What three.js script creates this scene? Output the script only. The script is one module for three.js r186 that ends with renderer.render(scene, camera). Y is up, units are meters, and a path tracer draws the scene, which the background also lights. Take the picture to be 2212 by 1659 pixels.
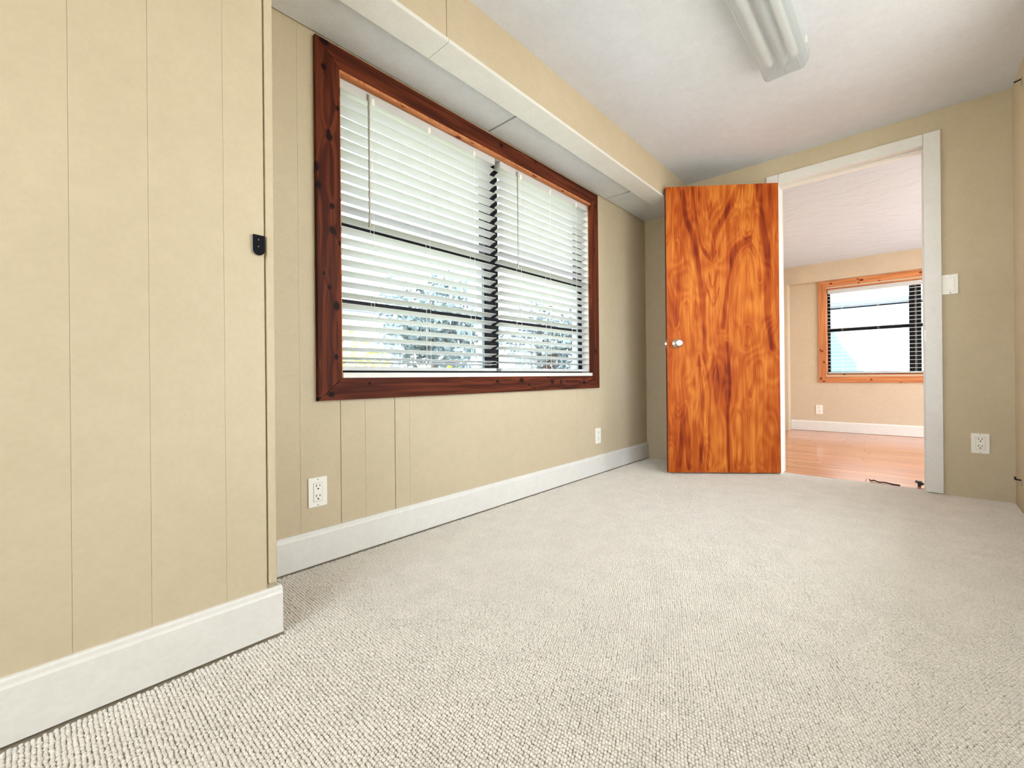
import * as THREE from 'three';
import { RoundedBoxGeometry } from 'three/addons/geometries/RoundedBoxGeometry.js';
import { mergeGeometries } from 'three/addons/utils/BufferGeometryUtils.js';

// ---------------------------------------------------------------- camera, sky, sun, exposure
// Plan: x runs from the window wall (0) to the right wall (2.06), y is up, D is the distance into the room (three's z = -D).
const scene = new THREE.Scene();
const renderer = new THREE.WebGLRenderer({ antialias: true });
renderer.toneMapping = THREE.LinearToneMapping;
renderer.toneMappingExposure = 2.65;
renderer.shadowMap.enabled = true;

const FOCAL = 940.85;
const camera = new THREE.PerspectiveCamera(2 * Math.atan(829.5 / FOCAL) * 180 / Math.PI, 2212 / 1659, 0.05, 200);
camera.position.set(1.6407, 0.695, 0);
camera.rotation.order = 'YXZ';
camera.rotation.set(0.0006, 0.7377, -0.0097);
camera.setViewOffset(2212, 1659, 0, 15.8, 2212, 1659);
scene.add(camera);

scene.background = new THREE.Color().setRGB(0.88, 0.95, 1.0);
scene.backgroundIntensity = 3.2;

const sun = new THREE.DirectionalLight(new THREE.Color().setRGB(1, 0.95, 0.86), 7.5);
sun.position.set(11, 17, 1.5);
sun.target.position.set(0, 0, -2);
sun.castShadow = true;
Object.assign(sun.shadow.camera, { left: -16, right: 16, top: 16, bottom: -16, near: 0.5, far: 60 });
sun.shadow.mapSize.set(2048, 2048);
scene.add(sun, sun.target);

// ---------------------------------------------------------------- helpers
function rng(seed) { let a = seed >>> 0; return () => { a = (a + 0x6d2b79f5) | 0; let t = Math.imul(a ^ (a >>> 15), 1 | a); t = (t + Math.imul(t ^ (t >>> 7), 61 | t)) ^ t; return ((t ^ (t >>> 14)) >>> 0) / 4294967296; }; }
const clamp = (x, a = 0, b = 1) => Math.min(b, Math.max(a, x));
const mix = (a, b, t) => a + (b - a) * t;
const smooth = (a, b, x) => { const t = clamp((x - a) / (b - a)); return t * t * (3 - 2 * t); };
function noise2(seed, nx, ny) {                       // periodic value noise on an nx by ny lattice, u and v in 0..1
  const r = rng(seed), g = new Float32Array(nx * ny); for (let i = 0; i < g.length; i++) g[i] = r();
  return (u, v) => {
    const x = (u - Math.floor(u)) * nx, y = (v - Math.floor(v)) * ny, ix = Math.floor(x), iy = Math.floor(y);
    const fx = x - ix, fy = y - iy, sx = fx * fx * (3 - 2 * fx), sy = fy * fy * (3 - 2 * fy);
    const at = (i, j) => g[((j % ny) + ny) % ny * nx + ((i % nx) + nx) % nx];
    return mix(mix(at(ix, iy), at(ix + 1, iy), sx), mix(at(ix, iy + 1), at(ix + 1, iy + 1), sx), sy);
  };
}
function tex(w, h, fn, srgb, rx = 1, ry = 1) {
  const d = new Uint8Array(w * h * 4);
  for (let j = 0; j < h; j++) for (let i = 0; i < w; i++) {
    const c = fn((i + 0.5) / w, (j + 0.5) / h), k = (j * w + i) * 4;
    if (typeof c === 'number') d[k] = d[k + 1] = d[k + 2] = clamp(c) * 255; else { d[k] = clamp(c[0], 0, 255); d[k + 1] = clamp(c[1], 0, 255); d[k + 2] = clamp(c[2], 0, 255); }
    d[k + 3] = 255;
  }
  const t = new THREE.DataTexture(d, w, h);
  t.wrapS = t.wrapT = THREE.RepeatWrapping; t.magFilter = THREE.LinearFilter; t.minFilter = THREE.LinearMipmapLinearFilter; t.generateMipmaps = true;
  if (srgb) t.colorSpace = THREE.SRGBColorSpace;
  t.repeat.set(rx, ry); t.needsUpdate = true;
  return t;
}
const lerp3 = (a, b, t) => [mix(a[0], b[0], t), mix(a[1], b[1], t), mix(a[2], b[2], t)];

// geometry in plan coordinates (x, y, D); uv in metres from the position
function planarUV(g, turn = false) {
  const p = g.attributes.position, n = g.attributes.normal, uv = new Float32Array(p.count * 2);
  for (let i = 0; i < p.count; i++) {
    const ax = Math.abs(n.getX(i)), ay = Math.abs(n.getY(i)), az = Math.abs(n.getZ(i));
    let u, v;
    if (ax >= ay && ax >= az) { u = p.getZ(i); v = p.getY(i); } else if (ay >= az) { u = p.getX(i); v = p.getZ(i); } else { u = p.getX(i); v = p.getY(i); }
    if (turn) [u, v] = [v, u];
    uv[i * 2] = u; uv[i * 2 + 1] = v;
  }
  g.setAttribute('uv', new THREE.BufferAttribute(uv, 2));
  return g;
}
function box(x0, x1, y0, y1, d0, d1, turn) {
  const g = new THREE.BoxGeometry(Math.abs(x1 - x0), Math.abs(y1 - y0), Math.abs(d1 - d0));
  g.translate((x0 + x1) / 2, (y0 + y1) / 2, -(d0 + d1) / 2);
  return planarUV(g, turn);
}
function rbox(x0, x1, y0, y1, d0, d1, r = 0.002, turn, seg = 2) {
  const g = new RoundedBoxGeometry(Math.abs(x1 - x0), Math.abs(y1 - y0), Math.abs(d1 - d0), seg, r);
  g.translate((x0 + x1) / 2, (y0 + y1) / 2, -(d0 + d1) / 2);
  return planarUV(g, turn);
}
function cyl(r0, r1, h, seg = 20) { return new THREE.CylinderGeometry(r0, r1, h, seg); }
function rod(a, b, r, seg = 8) {                      // a, b in (x, y, D)
  const A = new THREE.Vector3(a[0], a[1], -a[2]), B = new THREE.Vector3(b[0], b[1], -b[2]);
  const g = new THREE.CylinderGeometry(r, r, A.distanceTo(B), seg);
  g.applyQuaternion(new THREE.Quaternion().setFromUnitVectors(new THREE.Vector3(0, 1, 0), B.clone().sub(A).normalize()));
  const m = A.add(B).multiplyScalar(0.5); g.translate(m.x, m.y, m.z);
  return g;
}
function profileAlongD(pts, d0, d1) {                 // closed outline in (x, y), swept along D
  const s = new THREE.Shape(pts.map((p) => new THREE.Vector2(p[0], p[1])));
  const g = new THREE.ExtrudeGeometry(s, { depth: d1 - d0, bevelEnabled: false });
  g.translate(0, 0, -d1);
  return planarUV(g);
}
function profileAlongX(pts, x0, x1) {                 // closed outline in (D, y), swept along x
  const s = new THREE.Shape(pts.map((p) => new THREE.Vector2(p[0], p[1])));
  const g = new THREE.ExtrudeGeometry(s, { depth: x1 - x0, bevelEnabled: false });
  g.rotateY(Math.PI / 2); g.translate(x0, 0, 0);      // (D, y, t) -> (t, y, -D)
  return planarUV(g);
}
const used = new Map();
function numbered(name) { const n = used.get(name) ?? -1; used.set(name, n + 1); return n < 0 ? name : name + '_' + String(n + 1).padStart(3, '0'); }
function finish(m) { m.castShadow = true; m.receiveShadow = true; return m; }
function geo(gs) { gs = Array.isArray(gs) ? gs : [gs]; return gs.length === 1 ? gs[0] : mergeGeometries(gs.map((g) => { const q = g.index ? g.toNonIndexed() : g; for (const k of Object.keys(q.attributes)) if (!['position', 'normal', 'uv'].includes(k)) q.deleteAttribute(k); return q; })); }
function thing(name, label, category, base = [0, 0, 0], group) {
  const o = new THREE.Group(); o.name = numbered(name); o.position.set(base[0], base[1], -base[2]); o.userData = { label, category };
  if (group) o.userData.group = group;
  o.base = new THREE.Vector3(base[0], base[1], -base[2]); scene.add(o); return o;
}
function structGroup(name, label, base = [0, 0, 0]) {
  const o = new THREE.Group(); o.name = name; o.position.set(base[0], base[1], -base[2]); o.userData = { kind: 'structure', label };
  o.base = new THREE.Vector3(base[0], base[1], -base[2]); scene.add(o); return o;
}
function struct(name, gs, mat, label) { const m = finish(new THREE.Mesh(geo(gs), mat)); m.name = name; m.userData = { kind: 'structure' }; if (label) m.userData.label = label; m.base = new THREE.Vector3(); scene.add(m); return m; }
function part(parent, name, gs, mat, label) {         // geometry comes in plan coordinates; the parent's base is taken off
  const g = geo(gs); let b = new THREE.Vector3(); if (parent.base) b = parent.base;
  g.translate(-b.x, -b.y, -b.z);
  const m = finish(new THREE.Mesh(g, mat)); m.name = name; m.base = b.clone(); if (label) m.userData.label = label;
  parent.add(m); return m;
}
function localPart(parent, name, gs, mat, label) { const m = finish(new THREE.Mesh(geo(gs), mat)); m.name = name; if (label) m.userData.label = label; parent.add(m); return m; }

// ---------------------------------------------------------------- materials
const M = {};
{
  const nA = noise2(11, 7, 7), nB = noise2(12, 37, 37), nC = noise2(13, 160, 160), nD = noise2(14, 420, 420);
  const peel = tex(1024, 1024, (u, v) => 0.5 * nC(u, v) + 0.35 * nD(u, v) + 0.15 * nB(u, v), false, 1 / 0.9, 1 / 0.9);
  const tint = tex(512, 512, (u, v) => { const k = (nA(u, v) - 0.5) * 5 + (nB(u, v) - 0.5) * 4 + (nC(u, v) - 0.5) * 5; return [238 + k, 238 + k, 238 + k * 1.2]; }, true, 1 / 1.3, 1 / 1.3);
  M.wall = new THREE.MeshStandardMaterial({ color: new THREE.Color('#d9c9aa'), map: tint, bumpMap: peel, bumpScale: 0.0004, roughness: 0.72 });
  M.wallFar = new THREE.MeshStandardMaterial({ color: new THREE.Color('#e0cdb2'), map: tint, bumpMap: peel, bumpScale: 0.0012, roughness: 0.75 });
  M.ceiling = new THREE.MeshStandardMaterial({ color: new THREE.Color('#ebf0f9'), map: tint, bumpMap: peel, bumpScale: 0.0004, roughness: 0.9 });
  const k1 = noise2(21, 9, 26), k2 = noise2(22, 28, 70), k3 = noise2(23, 60, 180);
  const knock = tex(1024, 1024, (u, v) => smooth(0.42, 0.62, 0.55 * k1(u, v) + 0.3 * k2(u, v) + 0.15 * k3(u, v)), false, 1 / 1.6, 1 / 1.6);
  M.ceilingKnock = new THREE.MeshStandardMaterial({ color: new THREE.Color('#d3dae6'), bumpMap: knock, bumpScale: 0.004, roughness: 0.9 });
  M.tile = new THREE.MeshStandardMaterial({ color: new THREE.Color('#f3f7f8'), map: tint, bumpMap: peel, bumpScale: 0.0006, roughness: 0.8 });
  M.trim = new THREE.MeshPhysicalMaterial({ color: new THREE.Color('#f6f4ef'), map: tint, roughness: 0.42, bumpMap: peel, bumpScale: 0.0003 });
  M.blind = new THREE.MeshPhysicalMaterial({ color: new THREE.Color('#d0d2d2'), roughness: 0.45 });
  M.cord = new THREE.MeshStandardMaterial({ color: new THREE.Color('#eceae4'), roughness: 0.8 });
  M.plate = new THREE.MeshPhysicalMaterial({ color: new THREE.Color('#f7f4ec'), roughness: 0.3 });
  M.hole = new THREE.MeshStandardMaterial({ color: new THREE.Color('#15120f'), roughness: 0.7 });
  M.screw = new THREE.MeshStandardMaterial({ color: new THREE.Color('#b9b5aa'), roughness: 0.35, metalness: 0.8 });
  M.bronze = new THREE.MeshPhysicalMaterial({ color: new THREE.Color('#0b0c12'), roughness: 0.5, specularIntensity: 0.4 });
  M.alu = new THREE.MeshStandardMaterial({ color: new THREE.Color('#8fa2a8'), roughness: 0.45, metalness: 0.3 });
  M.glass = new THREE.MeshPhysicalMaterial({ color: 0xffffff, transmission: 1, thickness: 0, roughness: 0.02, ior: 1.45 });
  M.black = new THREE.MeshPhysicalMaterial({ color: new THREE.Color('#05050a'), roughness: 0.6, specularIntensity: 0.3 });
  M.blackSatin = new THREE.MeshStandardMaterial({ color: new THREE.Color('#121116'), roughness: 0.45 });
  M.greyClip = new THREE.MeshStandardMaterial({ color: new THREE.Color('#8d8d95'), roughness: 0.4 });
  M.nickel = new THREE.MeshStandardMaterial({ color: new THREE.Color('#d8d2c2'), roughness: 0.24, metalness: 1 });
  M.lens = new THREE.MeshPhysicalMaterial({ color: new THREE.Color('#e6ebee'), transmission: 0.75, thickness: 0, roughness: 0.42, ior: 1.49 });
  M.tube = new THREE.MeshStandardMaterial({ color: new THREE.Color('#f6f6f2'), roughness: 0.35 });
  M.lampPan = new THREE.MeshStandardMaterial({ color: new THREE.Color('#d6dada'), roughness: 0.5 });
  M.pan = new THREE.MeshStandardMaterial({ color: new THREE.Color('#dfe1e0'), roughness: 0.5 });
}
function cedar(seed, lo, hi, knot) { // cedar boards, as a shaded and a lit copy: fine grain along u with knots
  const n1 = noise2(31, 6, 40), n2 = noise2(32, 16, 160), n3 = noise2(33, 4, 9), r = rng(seed);
  const knots = []; for (let i = 0; i < 46; i++) knots.push([r(), r(), 0.006 + r() * 0.010, 0.8 + r() * 0.5]);
  const W = 2.0, H = 0.5;                              // metres covered
  const t = tex(2048, 512, (u, v) => {
    let x = u * W, y = v * H, warp = 0, dark = 0;
    for (const [ku, kv, kr, ks] of knots) {
      let dx = x - ku * W, dy = y - kv * H; dx -= Math.round(dx / W) * W; dy -= Math.round(dy / H) * H;
      const q = Math.hypot(dx / (1.25 * ks), dy);
      warp += Math.exp(-((q / (kr * 2.6)) ** 2)) * 0.02 * Math.sign(dy || 1); dark = Math.max(dark, 1 - smooth(kr * 0.5, kr * 1.1, q));
    }
    const g = 0.55 * n1(u, v + warp) + 0.3 * n2(u, v + warp) + 0.15 * n3(u, v);
    let c = lerp3(lo, hi, smooth(0.25, 0.75, g));
    c = lerp3(c, knot, dark * 0.92);
    return c;
  }, true, 1 / W, 1 / H);
  return new THREE.MeshPhysicalMaterial({ map: t, roughness: 0.55, specularIntensity: 0.22 });
}
M.cedar = cedar(77, [66, 28, 17], [108, 52, 30], [28, 10, 12]);
M.cedarLit = cedar(78, [186, 116, 74], [216, 148, 100], [112, 52, 34]);  // same cedar made lighter: the daylight on it is painted into the colour
{ // plywood veneer of the door: u from the hinge (0) to the free edge (0.762 m), v up (2.01 m)
  const w1 = noise2(41, 5, 4), w2 = noise2(42, 11, 9), w3 = noise2(43, 46, 5), w4 = noise2(44, 190, 16), w5 = noise2(45, 4, 3), w6 = noise2(46, 22, 26);
  // figure of the veneer as broad dark veins: points (from the free edge 0..1, from the top 0..1), half width, strength
  const veins = [
    [[[0.65, 0], [0.60, 0.06], [0.50, 0.12], [0.45, 0.19], [0.42, 0.25]], 0.016, 0.62], [[[0.16, 0.03], [0.19, 0.10], [0.24, 0.17], [0.27, 0.24], [0.30, 0.32], [0.335, 0.42], [0.355, 0.52], [0.345, 0.60]], 0.020, 0.55],
    [[[0.26, 0], [0.285, 0.12], [0.31, 0.20], [0.36, 0.24], [0.42, 0.266], [0.46, 0.24]], 0.008, 0.42], [[[0.73, 0.185], [0.62, 0.235], [0.58, 0.30], [0.55, 0.35], [0.52, 0.42], [0.50, 0.50]], 0.015, 0.42],
    [[[0.84, 0], [0.86, 0.11], [0.88, 0.21], [0.905, 0.32], [0.90, 0.39], [0.925, 0.50], [0.94, 0.56]], 0.022, 0.55], [[[0.53, 0.56], [0.55, 0.64], [0.555, 0.72], [0.54, 0.80], [0.545, 0.99]], 0.010, 0.42],
    [[[0.73, 0.2], [0.80, 0.25], [0.83, 0.33]], 0.012, 0.3], [[[0.37, 0.07], [0.40, 0.13], [0.41, 0.07]], 0.006, 0.3], [[[0.34, 0.62], [0.36, 0.72], [0.35, 0.82], [0.36, 0.99]], 0.007, 0.3],
    [[[0.29, 0.60], [0.30, 0.78], [0.30, 0.99]], 0.008, 0.3], [[[0.10, 0.99], [0.13, 0.86], [0.16, 0.76], [0.19, 0.86], [0.20, 0.99]], 0.018, 0.4], [[[0.69, 0.56], [0.72, 0.50], [0.76, 0.56], [0.78, 0.66], [0.74, 0.72]], 0.012, 0.28],
    [[[0.62, 0.80], [0.64, 0.90], [0.63, 0.99]], 0.03, 0.25], [[[0.09, 0.20], [0.11, 0.34], [0.10, 0.48]], 0.012, 0.28], [[[0.40, 0.30], [0.43, 0.345], [0.47, 0.30]], 0.006, 0.3], [[[0.39, 0.36], [0.43, 0.41], [0.48, 0.36]], 0.006, 0.3],
    [[[0.44, 0.62], [0.40, 0.68], [0.42, 0.76], [0.45, 0.70], [0.44, 0.62]], 0.007, 0.3],
  ].map(([p, w, k]) => [new THREE.SplineCurve(p.map((q) => new THREE.Vector2(q[0] * 0.762, q[1] * 2.01))).getPoints(18), w * 0.762 * 1.35, k * 1.2]);
  for (const v of veins) { v.push(Math.min(...v[0].map((p) => p.x)) - 0.09, Math.max(...v[0].map((p) => p.x)) + 0.09, Math.min(...v[0].map((p) => p.y)) - 0.06, Math.max(...v[0].map((p) => p.y)) + 0.06); }
  const t = tex(768, 2048, (u, v) => {
    const sway = (w1(u, v) - 0.5) * 0.03 + (w2(u, v) - 0.5) * 0.018;
    const x = (1 - u) * 0.762, y = (1 - v) * 2.01, px = x + sway, py = y + (w2(u + 0.4, v) - 0.5) * 0.05;
    let dark = 0, ripple = 0;
    for (const [pts, w, k, x0, x1, y0, y1] of veins) {
      if (px < x0 || px > x1 || py < y0 || py > y1) continue;
      let best = 1;
      for (let i = 0; i < pts.length - 1; i++) {
        const a = pts[i], b = pts[i + 1], dx = b.x - a.x, dy = b.y - a.y, h = clamp(((px - a.x) * dx + (py - a.y) * dy) / (dx * dx + dy * dy));
        const ex = px - a.x - dx * h, ey = (py - a.y - dy * h) * 0.6, q = ex * ex + ey * ey; if (q < best) best = q;
      }
      const d = Math.sqrt(best) / (w * (0.6 + 0.8 * w6(u, v * 0.5)));
      dark += k * (0.62 * Math.exp(-d * d * 2.0) + 0.38 * Math.exp(-d * 0.7)) * (0.45 + 1.0 * w2(u * 1.3 + 0.17, v * 1.2));
      ripple += Math.cos(d * 4.2) * Math.exp(-d * 0.38) * 0.13;
    }
    const fibre = 0.55 * w3(u + sway * 1.6, v) + 0.45 * w4(u + sway * 1.6, v);
    const mottle = 0.4 * w2(u + 0.5 + sway, v + 0.3) + 0.6 * w6(u + sway * 2.5, v + (w3(u, v) - 0.5) * 0.03);
    const curl = 0.5 + 0.5 * Math.sin((w2(u + sway * 2, v * 1.1 + 0.6) * 5 + w1(u, v) * 3) * 6.283);
    const tone = clamp(0.66 + (fibre - 0.5) * 0.46 + (mottle - 0.5) * 0.5 + (w5(u + sway, v) - 0.5) * 0.34 + (curl - 0.5) * 0.14 + clamp(ripple, -0.2, 0.2) - Math.min(dark, 0.7) * 0.95);
    return tone < 0.5 ? lerp3([120, 40, 18], [180, 84, 30], tone * 2) : lerp3([180, 84, 30], [222, 138, 58], (tone - 0.5) * 2);
  }, true);
  M.door = new THREE.MeshPhysicalMaterial({ map: t, roughness: 0.55, specularIntensity: 0.22 });
  M.doorEdge = new THREE.MeshStandardMaterial({ color: new THREE.Color('#6e3018'), roughness: 0.55 });
}
{ // oak-coloured laminate planks, grain along u
  const p1 = noise2(51, 5, 30), p2 = noise2(52, 14, 110);
  const t = tex(1024, 512, (u, v) => lerp3([182, 98, 52], [222, 146, 88], smooth(0.2, 0.8, 0.6 * p1(u, v) + 0.4 * p2(u, v))), true, 1 / 1.2, 1 / 0.4);
  M.planks = ['#ffffff', '#f4e8de', '#fff2e2'].map((c) => new THREE.MeshPhysicalMaterial({ map: t, color: new THREE.Color(c), roughness: 0.28, clearcoat: 0.8, clearcoatRoughness: 0.12 }));
}
M.yarnGapShade = new THREE.MeshStandardMaterial({ color: new THREE.Color('#b9ad98'), roughness: 1 });  // darker than the loops: shade between them is put into this colour
M.yarn = new THREE.MeshStandardMaterial({ color: 0xffffff, roughness: 0.95 });

// ---------------------------------------------------------------- sizes
const W = 2.06, FAR = 3.498, H = 2.2, BACK = -1.5, FG = 0.3587, FGD = 0.442;
const OZ0 = 0.795, OZ1 = 2.637, OY0 = 0.683, OY1 = 1.902;          // rough opening of the near window
const FR = 6.45, FRX1 = 2.95;                                        // far room: window wall distance and right side

// ---------------------------------------------------------------- floors
const carpet = struct('floor', box(-0.14, W + 0.12, -0.12, -0.0035, BACK - 0.12, 3.575), M.yarnGapShade, 'pale beige looped carpet floor of the near room');
{
  const loop = new THREE.SphereGeometry(1, 7, 5); loop.scale(0.0041, 0.0046, 0.0044);
  const px = 0.0066, pd = 0.0078, r = rng(5), spots = [];
  const nA = noise2(61, 23, 23);
  for (let j = 0, d = -0.05; d < 3.572; j++, d += pd) for (let x = (d < FGD + 0.02 ? FG + 0.02 : 0.018) + (j % 2) * px * 0.5; x < W - 0.004; x += px) {
    if (d > FAR && (x < 0.97 || x > 1.73)) continue;
    spots.push([x + (r() - 0.5) * 0.0022, d + (r() - 0.5) * 0.0022, r(), r(), r()]);
  }
  const im = new THREE.InstancedMesh(loop, M.yarn, spots.length), m = new THREE.Matrix4(), q = new THREE.Quaternion(), e = new THREE.Euler(), c = new THREE.Color();
  spots.forEach(([x, d, a, b, k], i) => {
    e.set((b - 0.5) * 0.7, (a - 0.5) * 0.9, (k - 0.5) * 0.7); q.setFromEuler(e);
    const s = 0.85 + 0.3 * a; m.compose(new THREE.Vector3(x, -0.0032 + 0.0016 * b, -d), q, new THREE.Vector3(s, 0.9 + 0.25 * k, s)); im.setMatrixAt(i, m);
    const t = 0.9 + 0.1 * k + (nA(x / 1.4, d / 1.4) - 0.5) * 0.07; c.setRGB(0.80 * t, 0.755 * t, 0.69 * t); im.setColorAt(i, c);
  });
  im.name = 'carpet_loops'; im.userData = { kind: 'stuff', label: 'woven beige carpet loops' }; im.castShadow = im.receiveShadow = true; carpet.add(im);
}
const farFloor = struct('floor_adjoining_room', box(0.2, FRX1 + 0.12, -0.12, -0.012, 3.575, FR + 0.14), M.doorEdge, 'orange wood plank floor beyond the doorway');
{
  const r = rng(9), pw = 0.128;
  for (let d = 3.578, j = 0; d < FR - 0.01; d += pw, j++) {
    let x = 0.3 - r() * 0.9;
    while (x < FRX1) {
      const x1 = x + 1.1 + r() * 0.25, a = Math.max(x, 0.3), b = Math.min(x1, FRX1);
      if (b - a > 0.05) part(farFloor, 'plank', rbox(a + 0.0008, b - 0.0008, -0.012, -0.0005 - r() * 0.0006, d + 0.0008, Math.min(d + pw, FR) - 0.0008, 0.0012, false, 1), M.planks[Math.floor(r() * 3)]);
      x = x1;
    }
  }
}

// ---------------------------------------------------------------- walls
function slabWithHole(axis, a0, a1, y0, y1, t0, t1, ha0, ha1, hy0, hy1) {   // axis 'D': slab runs along D, thickness in x; axis 'x': the reverse
  const b = (p, q, r, s) => axis === 'D' ? box(t0, t1, r, s, p, q) : box(p, q, r, s, t0, t1);
  const out = [b(a0, ha0, y0, y1), b(ha1, a1, y0, y1), b(ha0, ha1, hy1, y1)];
  if (hy0 > y0) out.push(b(ha0, ha1, y0, hy0));
  return out;
}
const SKIN = 0.006;
const wallLeft = struct('wall_left', slabWithHole('D', FGD, FAR + 0.12, -0.12, 2.24, -0.15, -SKIN, OZ0, OZ1, OY0, OY1), M.wall, 'beige panelled window wall');
{
  // grooved boards: [from, to, half gap at the end]
  const edges = [[0.44, 0], [0.654, 0.00005], [0.8075, 0.0008], [0.912, 0.00005], [1.051, 0.0012], [1.1255, 0.0001], [2.45, 0.0], [FAR, 0]];
  for (let i = 0; i < edges.length - 1; i++) {
    const a = edges[i][0] + edges[i][1], b = edges[i + 1][0] - edges[i + 1][1], gs = [];
    const lo = Math.max(a, OZ0), hi = Math.min(b, OZ1);
    if (hi <= lo) gs.push(rbox(-SKIN, 0, 0, 2.02, a, b, 0.0012, false, 1));
    else {
      gs.push(rbox(-SKIN, 0, 0, OY0, a, b, 0.0012, false, 1), rbox(-SKIN, 0, OY1, 2.02, a, b, 0.0012, false, 1));
      if (a < OZ0) gs.push(box(-SKIN, 0, OY0, OY1, a, OZ0));
      if (b > OZ1) gs.push(box(-SKIN, 0, OY0, OY1, OZ1, b));
    }
    part(wallLeft, 'panel', gs, M.wall);
  }
}
const wallFront = struct('wall_left_front', box(-0.15, FG - SKIN, -0.12, 2.24, BACK - 0.12, FGD), M.wall, 'beige grooved panel wall standing forward of the window recess');
{
  const edges = [BACK, -1.32, -1.17, -0.99, -0.86, -0.71, -0.56, -0.43, -0.27, -0.11, 0.052, 0.180, 0.328, 0.4235];
  for (let i = 0; i < edges.length - 1; i++) part(wallFront, 'panel', rbox(FG - SKIN, FG, 0, 2.2, edges[i] + 0.00005, edges[i + 1] - (i === edges.length - 2 ? 0.002 : 0.00005), 0.0009, false, 2), M.wall);
  part(wallFront, 'corner_moulding', rbox(FG - 0.02, FG + 0.005, 0.142, 2.2, 0.4255, 0.4455, 0.0035, false, 3), M.wall);
}
const DX0 = 0.967, DX1 = 1.733, DY1 = 2.03;
struct('wall_far', slabWithHole('x', -0.15, W + 0.12, -0.12, 2.24, FAR, 3.62, DX0, DX1, -0.12, DY1), M.wall, 'beige end wall with the doorway');
const SD0 = 0.8, SD1 = 2.7, SY0 = 0.55, SY1 = 1.95;
struct('wall_right', slabWithHole('D', BACK - 0.12, FAR, -0.12, 2.24, W, W + 0.12, SD0, SD1, SY0, SY1), M.wall, 'beige wall beside the doorway wall');
const RX0 = 0.55, RX1 = 1.95, RY0 = 0.4, RY1 = 2.03;
struct('wall_rear', slabWithHole('x', FG - SKIN, W + 0.12, -0.12, 2.24, BACK - 0.12, BACK, RX0, RX1, RY0, RY1), M.wall, 'beige wall with the unseen rear window');
struct('ceiling', box(-0.15, W + 0.12, H, H + 0.12, BACK - 0.12, 3.62), M.ceiling, 'off-white painted ceiling of the near room');

// recess ceiling of tiles and the beam in front of it
const recess = struct('ceiling_recess', box(-0.006, 0.2345, 2.15, 2.2, FGD, FAR), M.ceiling, 'tiled low ceiling over the window recess');
for (const [a, b] of [[FGD, 1.627], [1.639, 2.836], [2.853, FAR]]) part(recess, 'ceiling_tile', rbox(0.005, 0.2343, 1.997, 2.016, a, b, 0.001, false, 1), M.tile);
const beam = structGroup('trim_1', 'beige ceiling beam with a white underside along the window recess', [0.3, 1.98, FGD]);
part(beam, 'beam_core', box(0.2345, FG - SKIN, 1.984, H, FGD, FAR), M.wall);
for (const [a, b] of [[FGD, 1.061], [1.063, FAR]]) part(beam, 'beam_face', rbox(FG - SKIN, FG, 1.982, H, a, b, 0.001, false, 1), M.wall);
for (const [a, b] of [[FGD, 1.0695], [1.0705, FAR]]) part(beam, 'soffit_board', rbox(0.2335, FG + 0.002, 1.968, 1.984, a, b, 0.002, false, 2), M.trim, 'white board on the underside');

// far room shell
struct('wall_adjoining_left', box(0.2, 0.42, -0.12, 2.3, 3.62, FR), M.wallFar, 'left wall of the room beyond the doorway');
struct('wall_adjoining_return', box(0.42, 0.542, 0, 1.81, 6.29, FR), M.wallFar, 'narrow return beside the window of the room beyond');
const F0 = 0.908, F1 = 2.8, FY0 = 0.678, FY1 = 1.722;
struct('wall_adjoining_far', slabWithHole('x', 0.2, FRX1 + 0.12, -0.12, 2.3, FR, FR + 0.14, F0, F1, FY0, FY1), M.wallFar, 'peach beige window wall of the room beyond the doorway');
struct('wall_adjoining_right', slabWithHole('D', 3.62, FR + 0.14, -0.12, 2.3, FRX1, FRX1 + 0.12, 3.75, 6.33, 0.04, 2.0), M.wallFar, 'right wall of the room beyond the doorway');
struct('wall_adjoining_near', box(W + 0.12, FRX1 + 0.12, -0.12, 2.3, 3.498, 3.62), M.wallFar, 'near wall of the room beyond the doorway');
struct('wall_adjoining_soffit', box(0.42, FRX1, 1.81, 2.25, 6.37, FR), M.wallFar, 'soffit over the window of the room beyond');
{
  const g = new THREE.BoxGeometry(FRX1 + 0.12 - 0.2, 0.1, 2.95), a = Math.atan2(0.185, 2.75);
  g.rotateX(-a); g.translate((FRX1 + 0.32) / 2, 2.11 + 0.05 + 0.004, -5.035);
  struct('ceiling_adjoining_room', planarUV(g), M.ceilingKnock, 'textured white ceiling of the room beyond the doorway');
}
// unseen roof, its eaves sized to keep sun out of the windows
struct('roof', [box(-0.9, 3.45, 2.42, 2.56, BACK - 0.7, 3.56), box(-0.9, 4.65, 2.42, 2.56, 3.56, FR + 0.62)], M.pan, 'unseen flat roof slab with eaves sized to block the sun');

// ---------------------------------------------------------------- baseboards
const bbTop = (x, h, t = 0.015) => [[x, 0.007], [x + t, 0.007], [x + t, h - 0.018], [x + t - 0.0015, h - 0.0155], [x + t - 0.003, h - 0.012], [x + t - 0.004, h - 0.004], [x + t - 0.007, h], [x, h]];
struct('baseboard_left', profileAlongD(bbTop(0, 0.1316), FGD + 0.001, FAR - 0.001), M.trim, 'white baseboard under the window');
struct('baseboard_left_front', profileAlongD(bbTop(FG, 0.1316), BACK, FGD + 0.014), M.trim, 'white baseboard of the panel wall standing forward');
struct('baseboard_adjoining', profileAlongX([[FR, 0.002], [FR - 0.015, 0.002], [FR - 0.015, 0.108], [FR - 0.01, 0.118], [FR - 0.005, 0.122], [FR, 0.122]].map(([d, y]) => [d, y]), 0.545, FRX1), M.trim, 'white baseboard in the room beyond the doorway');

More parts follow.
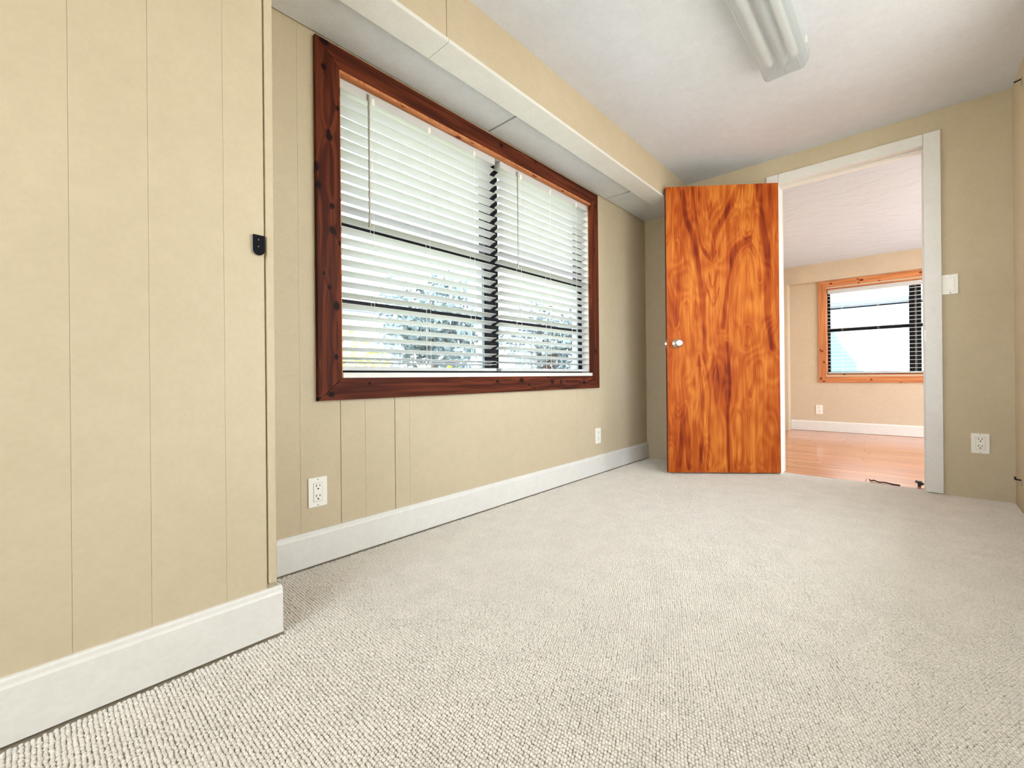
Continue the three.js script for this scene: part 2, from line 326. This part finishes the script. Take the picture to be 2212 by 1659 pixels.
// ---------------------------------------------------------------- windows
function casing(parent, plane, sgn, a0, a1, y0, y1, w, name, onD) {      // four mitred boards on a wall plane; a = coordinate along the wall
  const t = 0.02, ia0 = a0 + w, ia1 = a1 - w, iy0 = y0 + w * 0.92, iy1 = y1 - w * 0.9;
  const quads = [[[a0, y0], [ia0, iy0], [ia0, iy1], [a0, y1]], [[a1, y0], [a1, y1], [ia1, iy1], [ia1, iy0]], [[a0, y1], [ia0, iy1], [ia1, iy1], [a1, y1]], [[a0, y0], [a1, y0], [ia1, iy0], [ia0, iy0]]];
  quads.forEach((q, i) => {
    const cx = q.reduce((s, p) => s + p[0], 0) / 4, cy = q.reduce((s, p) => s + p[1], 0) / 4;
    const s = new THREE.Shape(q.map(([a, y]) => new THREE.Vector2(a - Math.sign(a - cx) * 0.0015, y - Math.sign(y - cy) * 0.0015)));
    const g = new THREE.ExtrudeGeometry(s, { depth: t - 0.003, bevelEnabled: true, bevelThickness: 0.003, bevelSize: 0.0013, bevelSegments: 2, steps: 1 });
    if (onD) { g.rotateY(Math.PI / 2); g.translate(plane, 0, 0); } else g.translate(0, 0, -plane);
    // grain runs along the board
    const p = g.attributes.position, n = g.attributes.normal, uv = g.attributes.uv;
    for (let k = 0; k < p.count; k++) { const a = onD ? -p.getZ(k) : p.getX(k), y = p.getY(k), o = i * 0.37; if (i < 2) uv.setXY(k, y + o, a * 1.0 + o); else uv.setXY(k, a + o, y + o); }
    part(parent, 'casing_board', g, onD ? M.cedar : M.cedarLit);
  });
}
const win1 = structGroup('window_1', 'twin dark-framed window with red-brown cedar casing', [0, 0.612, 1.71]);
casing(win1, 0, 1, 0.713, 2.708, 0.612, 1.980, 0.0935, 'casing_board', true);
{ // wooden jamb liners, white sill strip
  const j0 = 0.807, j1 = 2.624, y0 = 0.697, y1 = 1.889;
  const lip = 0.0035, x0 = -0.012;  // pale lip covers the casing's inner edge to paint it as lit
  part(win1, 'jamb_board', box(x0, 0.016, y1 - lip, OY1, OZ0, OZ1, true), M.cedarLit, 'cedar edge board in a painted lit tone');
  part(win1, 'jamb_board', box(x0, 0.016, OY0, y1 - lip, OZ0, j0 + lip, true), M.cedarLit, 'cedar edge board in a painted lit tone');
  part(win1, 'jamb_board', box(x0, 0.016, OY0, y1 - lip, j1 - lip, OZ1, true), M.cedarLit, 'cedar edge board in a painted lit tone');
  part(win1, 'jamb_liner', box(-0.15, x0, y1 - lip, OY1, OZ0, OZ1), M.trim, 'white liner');
  part(win1, 'jamb_liner', box(-0.15, x0, OY0, y1 - lip, OZ0, j0 + lip), M.trim, 'white liner');
  part(win1, 'jamb_liner', box(-0.15, x0, OY0, y1 - lip, j1 - lip, OZ1), M.trim, 'white liner');
  part(win1, 'jamb_board', box(-0.15, 0.001, OY0, y0, j0 + lip, j1 - lip, true), M.cedar);
  part(win1, 'sill_strip', rbox(-0.062, 0.0195, y0, 0.7185, j0 + lip, j1 - lip, 0.002), M.trim, 'white strip along the sill');
  const f0 = -0.118, f1 = -0.068;
  // outer frame and the wide mullion
  part(win1, 'frame', [box(f0, f1, y0, 0.745, j0, j1), box(f0, f1, 1.85, y1, j0, j1), box(f0, f1, 0.745, 1.85, j0, 0.842), box(f0, f1, 0.745, 1.85, 2.585, j1)], M.bronze);
  part(win1, 'mullion', rbox(f0, f1 + 0.002, 0.745, 1.85, 1.668, 1.77, 0.002), M.bronze);
  for (const [a, b] of [[0.842, 1.668], [1.77, 2.585]]) {
    part(win1, 'sash_rail', rbox(f0 + 0.012, f1 - 0.004, 1.312, 1.345, a, b, 0.002), M.bronze);
    part(win1, 'glazing_bar', rbox(f0 + 0.018, f1 - 0.012, 1.006, 1.024, a, b, 0.002), M.bronze);
    part(win1, 'sash_stile', rbox(f0 + 0.012, f1 - 0.006, 0.745, 1.312, b - 0.02, b, 0.002), M.alu, 'pale metal sash edge');
    for (const [p, q] of [[0.745, 1.006], [1.024, 1.312], [1.345, 1.85]]) part(win1, 'pane', box(-0.095, -0.092, p, q, a, b), M.glass);
  }
}
const win2 = structGroup('window_2', 'window with cedar casing in a painted lit orange tone in the room beyond the doorway', [1.95, 0.587, FR]);
casing(win2, FR, -1, 0.838, F1 + 0.07, 0.59, 1.81, 0.078, 'casing_board', false);
{
  const j0 = 0.92, j1 = 2.788, y0 = 0.69, y1 = 1.71;
  part(win2, 'jamb_board', box(F0, F1, y1, FY1, FR - 0.001, FR + 0.14), M.cedarLit);
  part(win2, 'jamb_board', box(F0, F1, FY0, y0, FR - 0.001, FR + 0.14), M.cedarLit);
  part(win2, 'jamb_board', box(F0, j0, y0, y1, FR - 0.001, FR + 0.14), M.cedarLit);
  part(win2, 'jamb_board', box(j1, F1, y0, y1, FR - 0.001, FR + 0.14), M.cedarLit);
  const a = FR + 0.08, b = FR + 0.125;
  part(win2, 'frame', [box(j0, j1, y0, y0 + 0.03, a, b), box(j0, j1, y1 - 0.03, y1, a, b), box(j0, j0 + 0.028, y0 + 0.03, y1 - 0.03, a, b), box(j1 - 0.028, j1, y0 + 0.03, y1 - 0.03, a, b)], M.bronze);
  part(win2, 'mullion', rbox(1.655, 1.755, y0 + 0.03, y1 - 0.03, a - 0.002, b, 0.002), M.bronze);
  for (const [p, q] of [[j0 + 0.028, 1.655], [1.755, j1 - 0.028]]) {
    part(win2, 'sash_rail', rbox(p, q, 1.205, 1.24, a + 0.004, b - 0.006, 0.002), M.bronze);
    part(win2, 'glazing_bar', rbox(p, q, 1.475, 1.488, a + 0.012, b - 0.01, 0.002), M.bronze);
    part(win2, 'pane', box(p, q, y0 + 0.03, 1.205, a + 0.022, a + 0.025), M.glass);
    part(win2, 'pane', box(p, q, 1.24, 1.475, a + 0.022, a + 0.025), M.glass);
    part(win2, 'pane', box(p, q, 1.488, y1 - 0.03, a + 0.022, a + 0.025), M.glass);
  }
}
const unseenWin3 = structGroup('window_3', 'unseen large plain window in the rear wall sized to light the room', [1.2, RY0, BACK]);  // out of view, sized to fill the room with daylight
{
  const a = BACK - 0.09, b = BACK - 0.04;
  part(unseenWin3, 'frame', [box(RX0, RX1, RY0, RY0 + 0.04, a, b), box(RX0, RX1, RY1 - 0.04, RY1, a, b), box(RX0, RX0 + 0.04, RY0 + 0.04, RY1 - 0.04, a, b), box(RX1 - 0.04, RX1, RY0 + 0.04, RY1 - 0.04, a, b)], M.trim);
  part(unseenWin3, 'pane', box(RX0 + 0.04, RX1 - 0.04, RY0 + 0.04, RY1 - 0.04, a + 0.02, a + 0.024), M.glass);
}
const addedWin5 = structGroup('window_5', 'unseen wide two-pane window added in the right wall as fill light', [W, SY0, 1.7]);  // added out of view, placed to brighten the room from the right
{
  const a = W + 0.05, b = W + 0.1, m = (SD0 + SD1) / 2;
  part(addedWin5, 'frame', [box(a, b, SY0, SY0 + 0.04, SD0, SD1), box(a, b, SY1 - 0.04, SY1, SD0, SD1), box(a, b, SY0 + 0.04, SY1 - 0.04, SD0, SD0 + 0.04), box(a, b, SY0 + 0.04, SY1 - 0.04, SD1 - 0.04, SD1), box(a, b, SY0 + 0.04, SY1 - 0.04, m - 0.03, m + 0.03)], M.trim);
  for (const [p, q] of [[SD0 + 0.04, m - 0.03], [m + 0.03, SD1 - 0.04]]) part(addedWin5, 'pane', box(a + 0.02, a + 0.024, SY0 + 0.04, SY1 - 0.04, p, q), M.glass);
}
const addedWin4 = structGroup('window_4', 'unseen window added in the right wall to brighten the room beyond the doorway', [FRX1, 0.5, 5]);  // added out of view to brighten the far room
{
  const a = FRX1 + 0.04, b = FRX1 + 0.09;
  part(addedWin4, 'frame', [box(a, b, 0.04, 0.08, 3.75, 6.33), box(a, b, 1.96, 2.0, 3.75, 6.33), box(a, b, 0.08, 1.96, 3.75, 3.79), box(a, b, 0.08, 1.96, 6.29, 6.33), box(a, b, 0.08, 1.96, 5.02, 5.08)], M.bronze);
  for (const [p, q] of [[3.79, 5.02], [5.08, 6.29]]) part(addedWin4, 'pane', box(a + 0.02, a + 0.024, 0.08, 1.96, p, q), M.glass);
}

// ---------------------------------------------------------------- blinds
function slatGeo(len, width, tilt, turned) {           // curved slat, length along D (three z) or along x
  const n = 6, th = 0.0026, crown = 0.0028, pts = [];
  for (let i = 0; i <= n; i++) { const t = i / n * 2 - 1; pts.push([t * width / 2, crown * (1 - t * t)]); }
  const outline = pts.concat(pts.slice().reverse().map(([x, y]) => [x, y - th]));
  const s = new THREE.Shape(outline.map((p) => new THREE.Vector2(p[0], p[1])));
  const g = new THREE.ExtrudeGeometry(s, { depth: len, bevelEnabled: false });
  g.translate(0, 0, -len / 2); g.rotateZ(tilt);
  if (turned) g.rotateY(Math.PI / 2);
  return g;
}
function blind(label, d0, d1, cords, wandD, tilts) {    // a blind in the near window
  const mid = (d0 + d1) / 2, t = thing('window_blind', label, 'window blind', [-0.035, 0.72, mid]);
  const len = d1 - d0, X = -0.036, tilt = 0.29, pitch = 0.0436;
  part(t, 'headrail', [rbox(-0.058, -0.010, 1.846, 1.884, d0 + 0.002, d1 - 0.002, 0.003)], M.blind);
  const g = slatGeo(len, 0.046, tilt);
  const put = (y, turn = 0) => { const m = finish(new THREE.Mesh(g, M.blind)); m.name = 'slat'; m.position.set(X + 0.035, y - 0.72, 0); m.rotation.z = turn; t.add(m); };
  for (let k = 0; k < 24; k++) put(1.8175 - pitch * k, tilts ? tilts(k) : 0);
  put(0.778, -0.13);
  if (d0 < 1) put(0.762, -0.2);
  part(t, 'bottom_rail', rbox(-0.058, -0.012, 0.7265, 0.7435, d0, d1, 0.004), M.blind);
  for (const c of cords) {
    part(t, 'ladder_cord', [rod([-0.0115, 0.742, c], [-0.0115, 1.85, c], 0.0009, 6), rod([-0.0595, 0.742, c + 0.012], [-0.0595, 1.85, c + 0.012], 0.0009, 6)], M.cord);
    part(t, 'cord_bracket', [rbox(-0.0105, -0.0075, 1.838, 1.866, c - 0.008, c + 0.008, 0.001, false, 1)], M.plate);
  }
  const w = part(t, 'tilt_wand', [rod([-0.003, 1.35, wandD], [-0.003, 1.868, wandD], 0.0042, 8)], M.screw);
  part(w, 'wand_grip', [rod([-0.003, 1.318, wandD], [-0.003, 1.352, wandD], 0.0062, 10)], M.screw);
  part(w, 'wand_hook', [rod([-0.003, 1.866, wandD], [-0.012, 1.876, wandD], 0.0025, 8)], M.plate);
  return t;
}
const rb = rng(3); const jit = Array.from({ length: 60 }, () => (rb() - 0.5) * 0.06);
blind('white slatted blind on the window half beside the forward panel wall', 0.813, 1.697, [0.966, 1.256, 1.542], 0.942, (k) => jit[k]);
blind('white slatted blind on the window half towards the wooden door', 1.734, 2.619, [1.908, 2.187, 2.477], 1.870, (k) => jit[k + 30]);
{
  const t = thing('window_blind', 'open white slatted blind on the window beyond the doorway', 'window blind', [1.854, 0.7, FR + 0.045]);
  const x0 = 0.928, x1 = 2.78, D = FR + 0.045;
  part(t, 'headrail', rbox(x0, x1, 1.66, 1.708, D - 0.024, D + 0.024, 0.003), M.blind);
  const g = slatGeo(x1 - x0, 0.046, 0.0, true);
  for (let k = 0; k < 21; k++) { const m = finish(new THREE.Mesh(g, M.blind)); m.name = 'slat'; m.position.set(0, 1.635 - 0.0440 * k - 0.7, 0); t.add(m); }
  part(t, 'bottom_rail', rbox(x0, x1, 0.697, 0.715, D - 0.024, D + 0.024, 0.004), M.blind);
  for (const c of [1.06, 1.39, 1.705, 2.3, 2.65]) part(t, 'ladder_cord', [rod([c, 0.71, D - 0.025], [c, 1.67, D - 0.025], 0.001, 6), rod([c + 0.01, 0.71, D + 0.025], [c + 0.01, 1.67, D + 0.025], 0.001, 6)], M.cord);
}

// ---------------------------------------------------------------- doorway trim and door
const door = structGroup('door_1', 'open orange-brown wood veneer door', [0.986, 0.012, 3.48]);
door.rotation.y = Math.atan2(-Math.sin(0.6656), -Math.cos(0.6656));
{
  const slab = new THREE.BoxGeometry(0.762, 2.01, 0.035);
  slab.translate(0.381, 1.005, 0.0175);
  const leaf = new THREE.Mesh(slab, [M.doorEdge, M.doorEdge, M.doorEdge, M.doorEdge, M.door, M.door]);
  // front is the -z side of this group: mirror its uv so that u runs from the hinge
  const uv = slab.attributes.uv; for (let k = 20; k < 24; k++) uv.setX(k, 1 - uv.getX(k));
  leaf.name = 'door_leaf'; finish(leaf); door.add(leaf);
  const kx = 0.6957, ky = 0.907;
  const lathe = (pts) => { const g = new THREE.LatheGeometry(pts.map((p) => new THREE.Vector2(p[0], p[1])), 32); g.rotateX(-Math.PI / 2); g.translate(kx, ky, 0); return g; };
  const knob = localPart(door, 'door_knob', lathe([[0, 0], [0.0325, 0], [0.0325, 0.003], [0.030, 0.007], [0.016, 0.010], [0.0125, 0.014], [0.0125, 0.026], [0.016, 0.031], [0.0235, 0.036], [0.0268, 0.043], [0.0262, 0.051], [0.0225, 0.057], [0.0165, 0.0595], [0.016, 0.0575], [0.011, 0.0575], [0.010, 0.0595], [0, 0.0595]]), M.nickel, 'satin nickel round knob');
  localPart(knob, 'keyhole', lathe([[0, 0.0595], [0.0032, 0.0595], [0.0032, 0.0602], [0, 0.0602]]), M.hole);
  const knob2 = localPart(door, 'door_knob', (() => { const g = new THREE.LatheGeometry([[0, 0], [0.0325, 0], [0.030, 0.007], [0.0125, 0.014], [0.0125, 0.026], [0.0268, 0.043], [0.0165, 0.059], [0, 0.059]].map((p) => new THREE.Vector2(p[0], p[1])), 24); g.rotateX(Math.PI / 2); g.translate(kx, ky, 0.035); return g; })(), M.nickel);
  const lp = new THREE.BoxGeometry(0.0016, 0.057, 0.025); lp.translate(0.7624, ky, 0.0175);
  localPart(door, 'latch_plate', lp, M.screw);
  const lb = new THREE.BoxGeometry(0.011, 0.014, 0.012); lb.translate(0.768, ky, 0.0175);
  localPart(door, 'latch_bolt', lb, M.nickel);
  for (const y of [0.2, 1.0, 1.8]) { const g = cyl(0.005, 0.005, 0.09, 12); g.translate(-0.004, y, 0.036); localPart(door, 'hinge', g, M.screw); }
}
const frame = structGroup('trim_2', 'white painted casing and jambs of the doorway', [1.35, 0, FAR]);
{
  const f = 3.480;
  part(frame, 'casing_board', rbox(1.716, 1.788, 0.006, 2.081, f, FAR, 0.0025), M.trim);
  part(frame, 'casing_board', rbox(0.913, 0.9845, 0.006, 2.081, f, FAR, 0.0025), M.trim);
  part(frame, 'casing_board', rbox(0.9855, 1.715, 2.014, 2.081, f, FAR, 0.0025), M.trim);
  part(frame, 'jamb', box(1.718, DX1, 0, 2.018, FAR - 0.003, 3.625), M.trim);
  part(frame, 'jamb', box(DX0, 0.982, 0, 2.018, FAR - 0.003, 3.625), M.trim);
  part(frame, 'jamb', box(DX0, DX1, 2.018, DY1, FAR - 0.003, 3.625), M.trim);
  part(frame, 'door_stop', box(0.982, 1.718, 2.008, 2.018, 3.545, 3.58), M.trim);
  part(frame, 'door_stop', box(1.709, 1.718, 0, 2.008, 3.545, 3.58), M.trim);
  part(frame, 'strike_plate', rbox(1.7135, 1.7185, 0.875, 0.945, 3.4795, 3.515, 0.0008, false, 1), M.screw, 'small grey strike plate');
  part(frame, 'casing_board', rbox(1.712, 1.79, 0, 2.08, 3.62, 3.636, 0.002), M.trim);
  part(frame, 'casing_board', rbox(0.91, 0.985, 0, 2.08, 3.62, 3.636, 0.002), M.trim);
}

// ---------------------------------------------------------------- outlets and switch
function outlet(label, pos, turn) {
  const o = thing('wall_outlet', label, 'outlet', pos); o.rotation.y = turn;
  const L = (n, g, m, p = o) => localPart(p, n, g, m);
  const plate = new RoundedBoxGeometry(0.0700, 0.1090, 0.006, 3, 0.0022); plate.translate(0, 0, 0.003); L('plate', plate, M.plate);
  const rim = new THREE.BoxGeometry(0.0352, 0.0692, 0.0006); rim.translate(0, 0, 0.0061); L('gap_line', rim, M.screw);
  const ins = new RoundedBoxGeometry(0.0335, 0.0670, 0.004, 2, 0.0012); ins.translate(0, 0, 0.0058); const face = L('socket_face', ins, M.plate);
  for (const s of [1, -1]) {
    for (const [x, h] of [[-0.0063, 0.0092], [0.0063, 0.0076]]) { const g = new THREE.BoxGeometry(0.0026, h, 0.001); g.translate(x, s * 0.0188 + 0.006, 0.0076); L('slot', g, M.hole, face); }
    const g = cyl(0.003, 0.003, 0.001, 14); g.rotateX(Math.PI / 2); g.translate(0, s * 0.0188 - 0.0058, 0.0076); L('ground_hole', g, M.hole, face);
    const c = cyl(0.0026, 0.0026, 0.0012, 12); c.rotateX(Math.PI / 2); c.translate(0, s * 0.0478, 0.0063); L('screw', c, M.screw);
  }
  return o;
}
outlet('white duplex outlet low on the wall beside the forward panel wall', [0, 0.272, 0.7145], Math.PI / 2);
outlet('white duplex outlet low on the window wall near the wooden door', [0, 0.270, 2.707], Math.PI / 2);
outlet('white duplex outlet low on the end wall between doorway casing and room corner', [1.932, 0.305, FAR], 0);
outlet('white duplex outlet under the window beyond the doorway', [0.838, 0.262, FR], 0);
{
  const o = thing('light_switch', 'white light switch beside the doorway casing', 'light switch', [1.821, 1.195, FAR]);
  const p = new RoundedBoxGeometry(0.066, 0.112, 0.006, 3, 0.0022); p.translate(0, 0, 0.003); localPart(o, 'plate', p, M.plate);
  const g0 = new THREE.BoxGeometry(0.0352, 0.0692, 0.0006); g0.translate(0.001, 0, 0.0061); localPart(o, 'gap_line', g0, M.screw);
  const r = new RoundedBoxGeometry(0.0335, 0.067, 0.006, 2, 0.001); r.rotateX(0.05); r.translate(0.001, 0, 0.0065); localPart(o, 'rocker', r, M.plate);
  const sl = new THREE.BoxGeometry(0.0028, 0.042, 0.001); sl.translate(0.0125, 0.004, 0.0098); localPart(o, 'dimmer_slot', sl, M.screw);
  for (const s of [1, -1]) { const c = cyl(0.0025, 0.0025, 0.0012, 12); c.rotateX(Math.PI / 2); c.translate(0.001, s * 0.048, 0.0063); localPart(o, 'screw', c, s < 0 ? M.hole : M.screw); }
}

// ---------------------------------------------------------------- ceiling light (switched off)
{
  const x0 = 1.124, x1 = 1.318, d0 = 1.18, d1 = 2.402, yT = 2.186;
  const t = thing('ceiling_light', 'unlit fluorescent ceiling fixture with a ribbed wraparound acrylic cover', 'light fixture', [1.221, H, 1.79]);
  part(t, 'pan', [rbox(x0 + 0.012, x1 - 0.012, yT, H, d0 + 0.006, d1 - 0.006, 0.003)], M.lampPan);
  // cover: thin sheet bent round the tubes, closed at both ends
  const sect = [[x0, yT], [x0 + 0.003, 2.150], [x0 + 0.012, 2.124], [x0 + 0.022, 2.113], [x0 + 0.034, 2.111], [x1 - 0.034, 2.111], [x1 - 0.022, 2.113], [x1 - 0.012, 2.124], [x1 - 0.003, 2.150], [x1, yT]];
  const pos = [], nor = [], uv = [], idx = [];
  const sheet = [];
  for (let i = 0; i < sect.length - 1; i++) {
    const [ax, ay] = sect[i], [bx, by] = sect[i + 1], n = [by - ay, -(bx - ax)], l = Math.hypot(...n); n[0] /= -l; n[1] /= -l;
    const base = pos.length / 3;
    for (const [x, y, d] of [[ax, ay, d0], [bx, by, d0], [bx, by, d1], [ax, ay, d1]]) { pos.push(x, y, -d); nor.push(-n[0], n[1] * 1, 0); uv.push(x, d); }
    idx.push(base, base + 1, base + 2, base, base + 2, base + 3);
  }
  const g = new THREE.BufferGeometry(); g.setAttribute('position', new THREE.Float32BufferAttribute(pos, 3)); g.setAttribute('uv', new THREE.Float32BufferAttribute(uv, 2)); g.setIndex(idx); g.computeVertexNormals();
  g.deleteAttribute('uv'); 
  const cover = part(t, 'cover', g, M.lens);
  cover.material.side = THREE.DoubleSide;
  for (const d of [d0, d1]) {
    const s = new THREE.Shape(sect.map((p) => new THREE.Vector2(p[0], p[1])));
    const e = new THREE.ExtrudeGeometry(s, { depth: 0.003, bevelEnabled: true, bevelSize: 0.0012, bevelThickness: 0.0012, bevelSegments: 2 }); e.translate(0, 0, -d - 0.0015);
    part(t, 'end_cap', e, M.lens);
  }
  part(t, 'tube_cover', [rod([1.221, 2.165, d0 + 0.02], [1.221, 2.165, d1 - 0.02], 0.022, 4)], M.lampPan);
  for (const x of [1.172, 1.270]) part(t, 'fluorescent_tube', [rod([x, 2.150, d0 + 0.06], [x, 2.150, d1 - 0.075], 0.017, 20)], M.tube);
  for (const d of [1.45, 2.30]) part(t, 'cover_clip', rbox(x1 - 0.002, x1 + 0.006, 2.160, 2.186, d - 0.006, d + 0.006, 0.001, false, 1), M.plate);
}

// ---------------------------------------------------------------- small things
{
  const t = thing('wall_sensor', 'small black rounded wall sensor beside the corner moulding', 'sensor', [FG, 1.026, 0.407]);
  const s = new THREE.Shape(); const w = 0.0138; s.moveTo(-w, 0.052); s.lineTo(w, 0.052); s.lineTo(w, 0.013); s.absellipse(0, 0.013, w, 0.0125, 0, -Math.PI, true); s.lineTo(-w, 0.052);
  const mk = (d0, d1, k) => { const g = new THREE.ExtrudeGeometry(s, { depth: d1 - d0, bevelEnabled: true, bevelSize: 0.0006, bevelThickness: 0.0006, bevelSegments: 2, curveSegments: 16 }); g.scale(k, 1, 1); g.rotateY(Math.PI / 2); g.translate(d0, 0, 0); return g; };
  localPart(t, 'back_shell', mk(0, 0.004, 1.0), M.greyClip, 'grey backing');
  localPart(t, 'front_cover', mk(0.0045, 0.009, 0.97), M.black);
  for (const y of [0.0215, 0.0395]) { const g = new THREE.SphereGeometry(0.0011, 10, 8); g.translate(0.0102, y, 0.002); localPart(t, 'indicator_dot', g, M.plate); }
}
function bracket(label, y, d) {
  const t = thing('wall_hook', label, 'hook', [W, y, d]);
  part(t, 'mount', rbox(W - 0.003, W, y - 0.03, y + 0.008, d - 0.008, d + 0.008, 0.0012), M.screw);
  part(t, 'arm', [rod([W - 0.002, y, d], [W - 0.02, y, d + 0.012], 0.004, 10), rod([W - 0.02, y, d + 0.012], [W - 0.02, y + 0.008, d + 0.03], 0.0045, 10)], M.blackSatin);
}
bracket('small black hook high on the side wall just under the ceiling', 2.112, 3.225);
bracket('small black hook low on the side wall just above the carpet', 0.152, 3.33);
{ // frayed dark strip at the carpet edge and a clip by the casing
  const c = new THREE.CatmullRomCurve3([[1.452, 0.008, 3.640], [1.462, 0.004, 3.625], [1.474, 0.008, 3.632], [1.495, 0.004, 3.618], [1.53, 0.006, 3.612], [1.57, 0.003, 3.600], [1.60, 0.003, 3.596]].map((p) => new THREE.Vector3(p[0], p[1], -p[2])));
  const g = new THREE.TubeGeometry(c, 40, 0.0042, 6); const m = finish(new THREE.Mesh(g, M.blackSatin)); m.name = 'cable_scrap'; m.userData = { label: 'short black cord scrap lying on the wood floor at the carpet edge', category: 'cord' }; scene.add(m);
  const t = thing('door_stop_clip', 'small black and grey clip on the floor at the casing foot', 'clip', [1.69, 0, 3.64]);
  part(t, 'foot', rbox(1.680, 1.696, 0, 0.02, 3.635, 3.65, 0.002), M.blackSatin);
  part(t, 'arm', [rod([1.672, 0.03, 3.65], [1.706, 0.017, 3.637], 0.0085, 10)], M.blackSatin);
  part(t, 'pad', rbox(1.676, 1.702, 0.030, 0.037, 3.636, 3.648, 0.002), M.greyClip);
}

// ---------------------------------------------------------------- outside
const X = {};
{
  const a = noise2(81, 40, 40), b = noise2(82, 180, 180);
  X.ground = new THREE.MeshStandardMaterial({ map: tex(512, 512, (u, v) => { const k = 0.6 * a(u, v) + 0.4 * b(u, v); return lerp3([150, 147, 140], [186, 183, 176], k); }, true, 1 / 4, 1 / 4), roughness: 0.95 });
  X.white = new THREE.MeshStandardMaterial({ color: new THREE.Color('#e9ecee'), roughness: 0.8 });
  X.blue = new THREE.MeshStandardMaterial({ color: new THREE.Color('#5a8399'), roughness: 0.6 });
  X.shade = new THREE.MeshStandardMaterial({ color: new THREE.Color('#5d6d80'), roughness: 0.5 });
  X.leafA = new THREE.MeshStandardMaterial({ color: new THREE.Color('#a8ae3e'), roughness: 0.8, side: THREE.DoubleSide });
  X.leafB = new THREE.MeshStandardMaterial({ color: new THREE.Color('#51646c'), roughness: 0.8, side: THREE.DoubleSide });
  X.bark = new THREE.MeshStandardMaterial({ color: new THREE.Color('#6c5f55'), roughness: 0.95 });
}
const GY = -0.28;
{ const a = noise2(85, 60, 60), b = noise2(86, 240, 240); X.lawn = new THREE.MeshStandardMaterial({ map: tex(512, 512, (u, v) => lerp3([92, 102, 68], [140, 148, 104], 0.5 * a(u, v) + 0.5 * b(u, v)), true, 1 / 3, 1 / 3), roughness: 1 }); }
struct('lawn', box(-4.6, -0.16, GY, GY + 0.02, -4, 12), X.lawn, 'green lawn added under the window outside to dim light bounced onto the blinds');  // lawn put in to cut ground light reaching the slat undersides
struct('ground', box(-40, 40, GY - 0.3, GY, -30, 45), X.ground, 'pale paved ground outside');
function plant(name, label, x, d, y0, rx, ry, n, mat, leaf, seed, trunk) {
  const t = thing(name, label, trunk ? 'tree' : 'shrub', [x, GY, d]);
  if (trunk) { const g = cyl(trunk * 0.7, trunk, y0 - GY + ry * 0.6, 10); g.translate(0, (y0 - GY + ry * 0.6) / 2, 0); localPart(t, 'trunk', g, X.bark); }
  else { const g = cyl(0.02, 0.03, y0 - GY + 0.1, 8); g.translate(0, (y0 - GY + 0.1) / 2, 0); localPart(t, 'stem', g, X.bark); }
  const lg = new THREE.PlaneGeometry(leaf, leaf * 2.2, 1, 2); const p = lg.attributes.position; for (let i = 0; i < p.count; i++) if (Math.abs(p.getY(i)) > leaf) p.setX(i, p.getX(i) * 0.15);
  const im = new THREE.InstancedMesh(lg, mat, n), r = rng(seed), m = new THREE.Matrix4(), q = new THREE.Quaternion(), e = new THREE.Euler();
  for (let i = 0; i < n; i++) {
    const z = r() * 2 - 1, a = r() * 6.283, k = Math.cbrt(r()) * (0.75 + 0.35 * Math.sin(a * 3 + z * 4 + seed)), s = Math.sqrt(1 - z * z);
    e.set(r() * 6.28, r() * 6.28, r() * 6.28); q.setFromEuler(e);
    m.compose(new THREE.Vector3(Math.cos(a) * s * k * rx, y0 - GY + ry + z * k * ry, Math.sin(a) * s * k * rx), q, new THREE.Vector3(1, 1, 1)); im.setMatrixAt(i, m);
  }
  im.name = 'foliage'; im.userData = { kind: 'stuff' }; im.castShadow = im.receiveShadow = true; t.add(im);
}
plant('shrub', 'yellow-green shrub outside the window close to the forward panel wall', -4.0, 3.0, GY + 0.02, 0.6, 0.8, 1300, X.leafA, 0.05, 101, 0);
plant('shrub', 'low green shrub outside near the white neighbouring house', -4.2, 4.9, GY + 0.02, 0.9, 0.55, 1200, X.leafA, 0.05, 103, 0);
plant('tree', 'taller grey-green tree outside between the shrubs and the white house', -6.4, 6.2, 0.5, 1.5, 1.3, 3200, X.leafB, 0.09, 105, 0.11);
plant('tree', 'grey-green tree outside beyond the window half near the wooden door', -5.6, 9.4, 0.4, 1.4, 1.2, 2600, X.leafB, 0.09, 106, 0.10);
{
  const t = thing('house', 'white neighbouring house with grey windows outside', 'house', [-11, GY, 9]);
  part(t, 'wall', box(-14, -10, GY, 2.6, 2, 20), X.white);
  part(t, 'roof', box(-14.3, -9.6, 2.6, 2.8, 1.7, 20.3), X.shade);
  for (const d of [3.4, 6.2, 9.2, 12.4, 15.6]) { const w = part(t, 'window', rbox(-10.02, -9.97, 0.5, 1.9, d, d + 1.5, 0.005, false, 1), X.white); part(w, 'pane', box(-9.975, -9.96, 0.6, 1.8, d + 0.1, d + 1.4), X.shade); }
}
{
  const t = thing('house', 'white house wall outside the window beyond the doorway', 'house', [2.5, GY, 14]);
  part(t, 'wall', box(-4, 9, GY, 2.27, 13, 17), X.white);
  part(t, 'roof', box(-4.2, 9.2, 2.27, 2.36, 12.7, 17.2), X.shade);
  const s = thing('shed', 'pale blue lean-to shed outside the window beyond the doorway', 'shed', [-0.4, GY, 9.5]);
  const pr = new THREE.Shape([[-1.4, 0], [1.75, 0], [1.75, 0.72], [1.46, 1.04], [1.20, 1.45], [1.06, 1.75], [1.03, 2.05], [-1.4, 2.05]].map((p) => new THREE.Vector2(...p)));
  const g = new THREE.ExtrudeGeometry(pr, { depth: 1.2, bevelEnabled: true, bevelSize: 0.02, bevelThickness: 0.02, bevelSegments: 1 }); g.translate(0, 0, -1.2);
  localPart(s, 'body', g, X.blue);
}

renderer.render(scene, camera);
